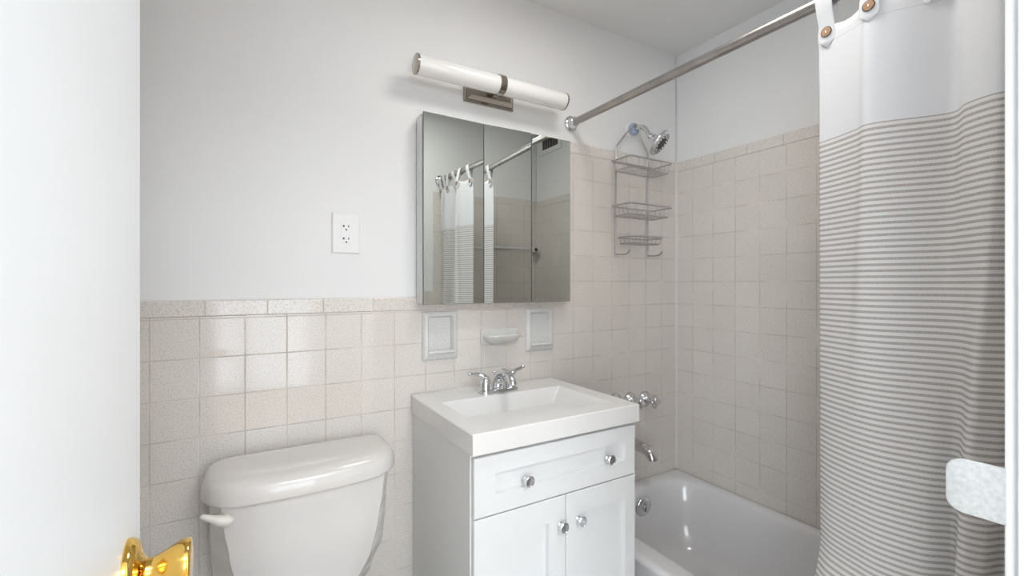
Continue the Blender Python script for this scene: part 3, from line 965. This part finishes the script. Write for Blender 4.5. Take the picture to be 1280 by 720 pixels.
# ------------------------------------------------------------------ towel bar and vent (seen in the mirror)
tb_ = thing('towel_bar', 'pale towel bar on the tiled end wall, seen in the mirror', 'towel bar', (-.30, YC, 1.495))
bm = NB(); sweep(bm, [(-.055, YC + .055, 1.495), (-.560, YC + .055, 1.495)], .010, 16); obj('bar', bm, M_ceramic, tb_, 60)
for x in (-.050, -.565):
    bm = NB()
    loft(bm, [[(p[0], y, p[1]) for p in rrect(x - s, x + s, 1.495 - s, 1.495 + s, s * .3, 0, 4)] for s, y in ((.032, YC - .001), (.030, YC + .010), (.019, YC + .022), (.017, YC + .068), (.013, YC + .073))])
    obj('post', bm, M_ceramic, tb_, 40)
    bm = NB(); lathe(bm, (x, YC + .0735, 1.495), (0, 1, 0), [(-.004, .012), (.0015, .012), (.002, .006)], 16)
    obj('post_cap', bm, M_black, tb_, 40)
vt = thing('vent_grille', 'white framed wall vent with dark slats, seen in the mirror', 'vent', (.006, -1.18, 2.25))
vy0, vy1, vz0, vz1 = -1.305, -1.055, 2.165, 2.345
bm = NB()
for lo, hi in (((-.006, vy0, vz0), (.006, vy1, vz0 + .03)), ((-.006, vy0, vz1 - .03), (.006, vy1, vz1)), ((-.006, vy0, vz0 + .03), (.006, vy0 + .03, vz1 - .03)), ((-.006, vy1 - .03, vz0 + .03), (.006, vy1, vz1 - .03))):
    box(bm, lo, hi)
obj('frame', bm, M_plast, vt)
bm = NB(); box(bm, (.003, vy0 + .03, vz0 + .03), (.0058, vy1 - .03, vz1 - .03)); obj('backing', bm, M_black, vt)
bm = NB()
for k in range(10):
    y = vy0 + .037 + k * (vy1 - vy0 - .074) / 9
    box(bm, (-.004, y - .0025, vz0 + .03), (.003, y + .0025, vz1 - .03))
obj('slats', bm, M_nickel, vt)

# ------------------------------------------------------------------ bathroom ceiling lamp (out of frame)
lamp = thing('ceiling_lamp', 'round flush lamp on the ceiling over the middle of the bathroom', 'lamp', (-.98, -.78, CEIL))
bm = NB(); lathe(bm, (-.98, -.78, CEIL), (0, 0, -1), [(0, .205), (.020, .205), (.026, .198), (.026, .180)], 40); obj('base', bm, M_nickel, lamp, 40)
bm = NB(); lathe(bm, (-.98, -.78, CEIL - .024), (0, 0, -1), [(0, .180), (.006, .178), (.009, .15), (.010, 0)], 40); obj('diffuser', bm, M_lampglow, lamp, 60)

# ------------------------------------------------------------------ shower curtain
ct = thing('shower_curtain', 'white cotton shower curtain with grey lower stripes, buttoned on the rod', 'shower curtain', (RX, -1.14, .2))
TOPZ = 1.862
pt = [(-.944, -.637), (-.990, -.652), (-1.038, -.674), (-1.062, -.690), (-1.100, -.672), (-1.179, -.622), (-1.214, -.664), (-1.262, -.676), (-1.292, -.628), (-1.318, -.664), (-1.342, -.640)]
pb = [(-.948, -.640), (-.975, -.662), (-1.002, -.674), (-1.035, -.684), (-1.085, -.696), (-1.145, -.684), (-1.186, -.640), (-1.202, -.700), (-1.232, -.698), (-1.254, -.645), (-1.290, -.700)]
NU, NV = 160, 90


def prof_path(ctrl):
    c = smooth_path([(x, y, 0) for y, x in ctrl], 16)
    # resample evenly by index
    L = len(c) - 1
    out = []
    for i in range(NU + 1):
        t = i / NU * L; k = min(int(t), L - 1); f = t - k
        out.append(c[k].lerp(c[k + 1], f))
    return out


PT, PB = prof_path(pt), prof_path(pb)
TABS = [-.966, -1.064, -1.150, -1.222, -1.280, -1.328]
bm = NB()
uvl = bm.loops.layers.uv.new('UVMap')
grid = []
acc = [0.0]
for i in range(NU):
    acc.append(acc[-1] + (PT[i + 1] - PT[i]).length)
uvs = {}
for j in range(NV + 1):
    t = j / NV
    row = []
    for i in range(NU + 1):
        a, b = PT[i], PB[i]
        y_t = a.y
        # top edge sags between the tabs
        dmin = min(abs(y_t - q) for q in TABS)
        ztop = TOPZ - .010 * min(1, dmin / .04) ** 1.5
        z = ztop + (.20 - ztop) * t
        s = min(1.0, max(0.0, (1.75 - z) / 1.25)); s = s * s * (3 - 2 * s)
        p = a.lerp(b, s)
        # gathered under the rod at the very top
        g = max(0.0, (z - 1.70) / .16)
        x = p.x * (1 - .25 * g) + RX * .25 * g
        if z < .62:
            x -= .095 * min(1, (.62 - z) / .25)
        v = bm.verts.new((x, p.y, z))
        uvs[v] = (acc[i], z)
        row.append(v)
    grid.append(row)
for j in range(NV):
    for i in range(NU):
        f = bm.faces.new((grid[j][i], grid[j][i + 1], grid[j + 1][i + 1], grid[j + 1][i]))
        for l in f.loops:
            l[uvl].uv = uvs[l.vert]
cl_o = obj('cloth', bm, M_cloth, ct, 180)


def tabx(y):
    best = min(PT, key=lambda q: abs(q.y - y))
    return best.x * .75 + RX * .25


for k, ty in enumerate(TABS):
    xf = tabx(ty) - .0035
    w = .0185 if k < 3 else .016
    rt = RR + .0012
    # side profile (x, z): pointed front end, up to the rod, over it, down behind the cloth
    path = [(xf, 1.812 if k < 2 else 1.818), (xf - .0005, 1.828), (xf - .0005, 1.850), (xf, 1.865), ((xf + RX - rt) / 2 - .001, 1.890)]
    for a in range(0, 181, 20):
        path.append((RX - rt * math.cos(math.radians(a)), RZ + .004 + rt * math.sin(math.radians(a))))
    path += [((xf + .006 + RX + rt) / 2, 1.888), (xf + .008, 1.862), (xf + .0075, 1.845), (xf + .007, 1.832)]
    bm = NB(); uvl = bm.loops.layers.uv.new('UVMap')
    rows = []
    yc_ = ty
    for i, (x, z) in enumerate(path):
        row = []
        for c in range(9):
            t = c / 4 - 1
            zz = z
            if i == 0:
                zz = z + .016 * abs(t)
            elif i == 1:
                zz = z + .0015 * abs(t)
            ww = w * (1 if i < 3 else (.94 if i < 15 else .9))
            row.append(bm.verts.new((x, yc_ + t * ww, zz)))
        rows.append(row)
    for a, b in zip(rows[:-1], rows[1:]):
        for c in range(8):
            f = bm.faces.new((a[c], a[c + 1], b[c + 1], b[c]))
            for l in f.loops:
                l[uvl].uv = (l.vert.co.y, l.vert.co.z)
    tab = obj('curtain_tab', bm, M_tab, ct, 60)
    md = tab.modifiers.new('thick', 'SOLIDIFY'); md.thickness = .0018; md.offset = 0
    bm = NB()
    bo = (xf - .0015, yc_, 1.8475)
    lathe(bm, bo, (-1, 0, 0), [(0, .0095), (.001, .0115), (.003, .0118), (.004, .0108), (.0035, .0100)], 28)
    btn = obj('button', bm, M_btnrim, tab, 50)
    bm = NB(); lathe(bm, (bo[0] - .0030, bo[1], bo[2]), (-1, 0, 0), [(0, .0101), (.0006, .0101), (.0008, .009), (.0006, 0)], 24)
    bi = obj('button_face', bm, M_btn, tab, 50)
    bm = NB(); box(bm, (bo[0] - .0048, bo[1] - .001, bo[2] - .0025), (bo[0] - .0036, bo[1] + .001, bo[2] + .0025)); obj('thread', bm, M_thread, tab)
md = cl_o.modifiers.new('thick', 'SOLIDIFY'); md.thickness = .0014; md.offset = 0
